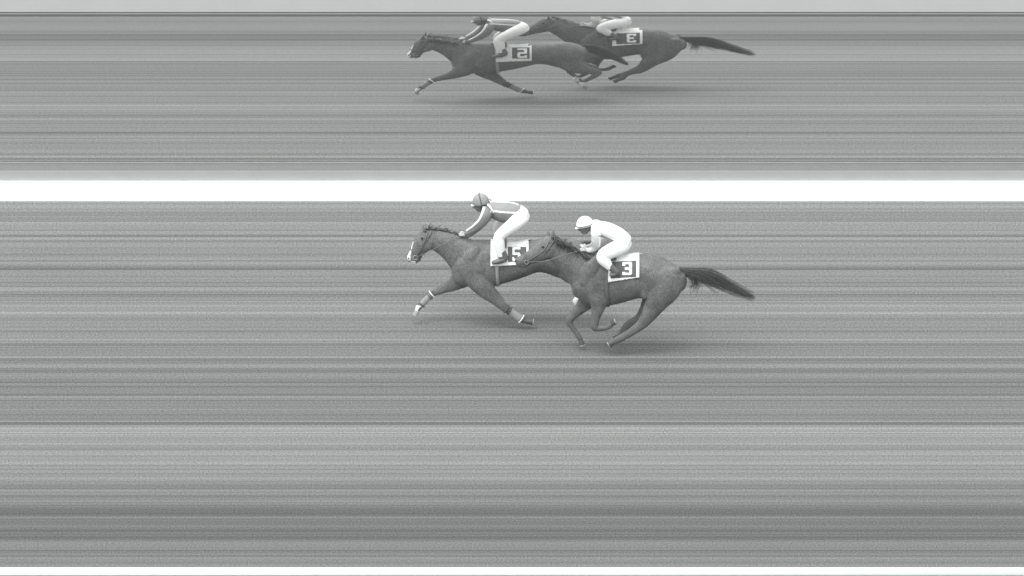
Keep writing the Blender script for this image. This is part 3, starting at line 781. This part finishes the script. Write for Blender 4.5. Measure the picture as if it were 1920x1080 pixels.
j5 = make_jockey(Y5, torso, arm, legs, foot, (867, 439, .06),
                 [(903, 374, 0, 12, .075), (899, 381, 0, 11.5, .078), (898.5, 388, 0, 9.5, .065), (899.5, 393.5, 0, 6, .045)],
                 [(902, 384, 0, 8, .055), (910, 388, 0, 8, .06), (918, 391, 0, 9, .08)],
                 [[(890, 383, 0, 2.2, .014), (887.5, 387.5, 0, 2.2, .018), (890, 389.5, 0, 1.5, .014)], [(893, 393, 0, 1.4, .03), (892, 393.4, 0, 1.2, .02)], [(904, 383, .078, 3, .008), (905, 386, .078, 2, .008)], [(904, 383, -.078, 3, .008), (905, 386, -.078, 2, .008)]],
                 dict(eye=(890, 382.5, .035)), [M['silk_pale'], M['silk_grey'], M['silk_white']], jp5, pelvis, [(q[0] + 5, q[1] + 8, q[2], q[3], q[4]) for q in arm])
tag(j5, 'jockey in a grey helmet and pale jacket with white piping, perched high over number 5', 'person', 'jockeys riding the racehorses')
hm = MB(); HF = (-10, 1.5)
dome(hm, (901.5, 379, 0), Y5, HF, 15.2, 15, .115, M['helmet_grey'], -14)
ho = hm.build('helmet', j5, solid=.006)
pk = MB(); peak(pk, (901.5, 380.5), Y5, HF, 14.6, .108, M['silk_white'], 4.5, 1.5); pk.build('peak', ho, solid=.006)
gs = MB(); domeband(gs, (901.5, 379), Y5, HF, 15, 15, .115, M['strap'], .012, 2.5, 1.035, -1.5); gs.build('goggle_strap', ho)
gg = MB(); domeband(gg, (901.5, 381.2), Y5, HF, 15, 15, .112, M['strap'], .009, 0, 1.0); gg.build('rim_band', ho)
for mir in (False, True):
    ax, ay = (5, 8) if mir else (0, 0)
    s_ = MB(); tube(s_, [(q[0] + ax, q[1] + ay, *q[2:]) for q in [(908, 389.5, .17, 3.2, .035), (904.5, 401, .215, 2.9, .034), (899.5, 411, .22, 2.6, .03), (893.5, 418.5, .20, 2.5, .028), (885, 425.8, .15, 2.1, .024), (875, 432.6, .10, 1.9, .02)]], Y5, 12, 5, m=M['silk_white'], mirror=mir); s_.build('sleeve_stripe', j5)
    s_ = MB(); tube(s_, [(914.5, 383.5, .16, 2, .03), (919, 388, .22, 1.9, .02), (922.5, 394, .235, 1.8, .02), (925, 398.5, .22, 1.7, .02)], Y5, 10, 5, m=M['silk_white'], mirror=mir); s_.build('shoulder_piping', j5)

# jockey of horse 3
torso = [(1112, 424, 0, 9, .11), (1119, 426, 0, 11.5, .17), (1130, 429.5, 0, 14.5, .195), (1145, 435, 0, 15.5, .19), (1160, 443, 0, 15.5, .165), (1170, 449, 0, 15.5, .165), (1175, 453, 0, 13, .155)]
arm3 = [(1118, 426, .15, 10, .078), (1117.5, 437, .205, 9.8, .068), (1118, 449, .22, 9.4, .062), (1117.5, 459, .20, 8.4, .056), (1114, 466, .16, 6.6, .046), (1107, 469, .11, 5.2, .037), (1100, 468.3, .085, 4.4, .031)]
legs3 = [(1172, 455, .08, 15, .12), (1162, 463, .17, 15, .10), (1147, 470, .26, 14.5, .09), (1134, 477, .30, 13, .078), (1130, 483, .315, 12, .068), (1134, 489.5, .32, 11, .062), (1139.5, 496, .32, 9, .054), (1144, 502.5, .32, 6.4, .045)]
foot3 = [(1144, 499, .32, 6, .046), (1151, 506, .32, 6.4, .046), (1156, 511, .32, 5.8, .046), (1151, 514.5, .32, 4.8, .048), (1145, 515.5, .32, 3.4, .038)]
pelvis3 = [(1162, 447, 0, 15, .16), (1171, 453, 0, 15.5, .175), (1176, 457, 0, 12.5, .165), (1179, 459, 0, 8, .13)]
def jp3(c, n):
    px, py = w2px(c)
    if px > 1123:
        zc = c.z - zpx(435 + (px - 1145) * .5, Y3)
        if -.10 < zc < -.075: return 1
        if Y3 - c.y < -.05 and (abs(zc - .03) < .03 ): return 1       # far side carries a grey hoop
        return 0
    return 2 if py > 440 else 0
j3 = make_jockey(Y3, torso, arm3, legs3, foot3, (1094, 467.5, .075),
                 [(1099, 417, 0, 12, .075), (1096.5, 423, 0, 11.5, .078), (1096, 430, 0, 9.5, .065), (1097, 435.5, 0, 6, .045)],
                 [(1099, 426, 0, 8, .055), (1107, 426, 0, 8, .06), (1115, 427, 0, 9, .08)],
                 [[(1087.5, 426, 0, 2.2, .014), (1085, 430.5, 0, 2.2, .018), (1087.5, 432.5, 0, 1.5, .014)], [(1090.5, 436, 0, 1.4, .03), (1089.5, 436.4, 0, 1.2, .02)], [(1101, 426, .078, 3, .008), (1102, 429, .078, 2, .008)], [(1101, 426, -.078, 3, .008), (1102, 429, -.078, 2, .008)]],
                 dict(eye=(1087.5, 427, .035)), [M['silk_white'], M['silk_pale'], M['silk_soft']], jp3, pelvis3)
tag(j3, 'jockey in a white cap, white jacket and white breeches crouched on number 3', 'person', 'jockeys riding the racehorses')
hm = MB(); HF = (-10, 2.2); hc = (1097, 422)
dome(hm, hc, Y3, HF, 16, 16, .118, M['silk_white'], -4)
ho = hm.build('helmet', j3, solid=.006)
pk = MB(); peak(pk, (1097, 422.8), Y3, HF, 15.2, .11, M['silk_white'], 4.5, .8); pk.build('peak', ho, solid=.006)
gs = MB(); domeband(gs, hc, Y3, HF, 16, 16, .118, M['strap'], .006, 1.2, 1.04); gs.build('goggle_strap', ho)
cs = MB(); wire(cs, [px2w(1105, 424, Y3 - .085), px2w(1102, 430, Y3 - .08), px2w(1097, 438, Y3 - .045), px2w(1095, 439, Y3), px2w(1097, 438, Y3 + .045), px2w(1102, 430, Y3 + .08), px2w(1105, 424, Y3 + .085)], .006, M['webbing'], 6); cs.build('chin_strap', ho)
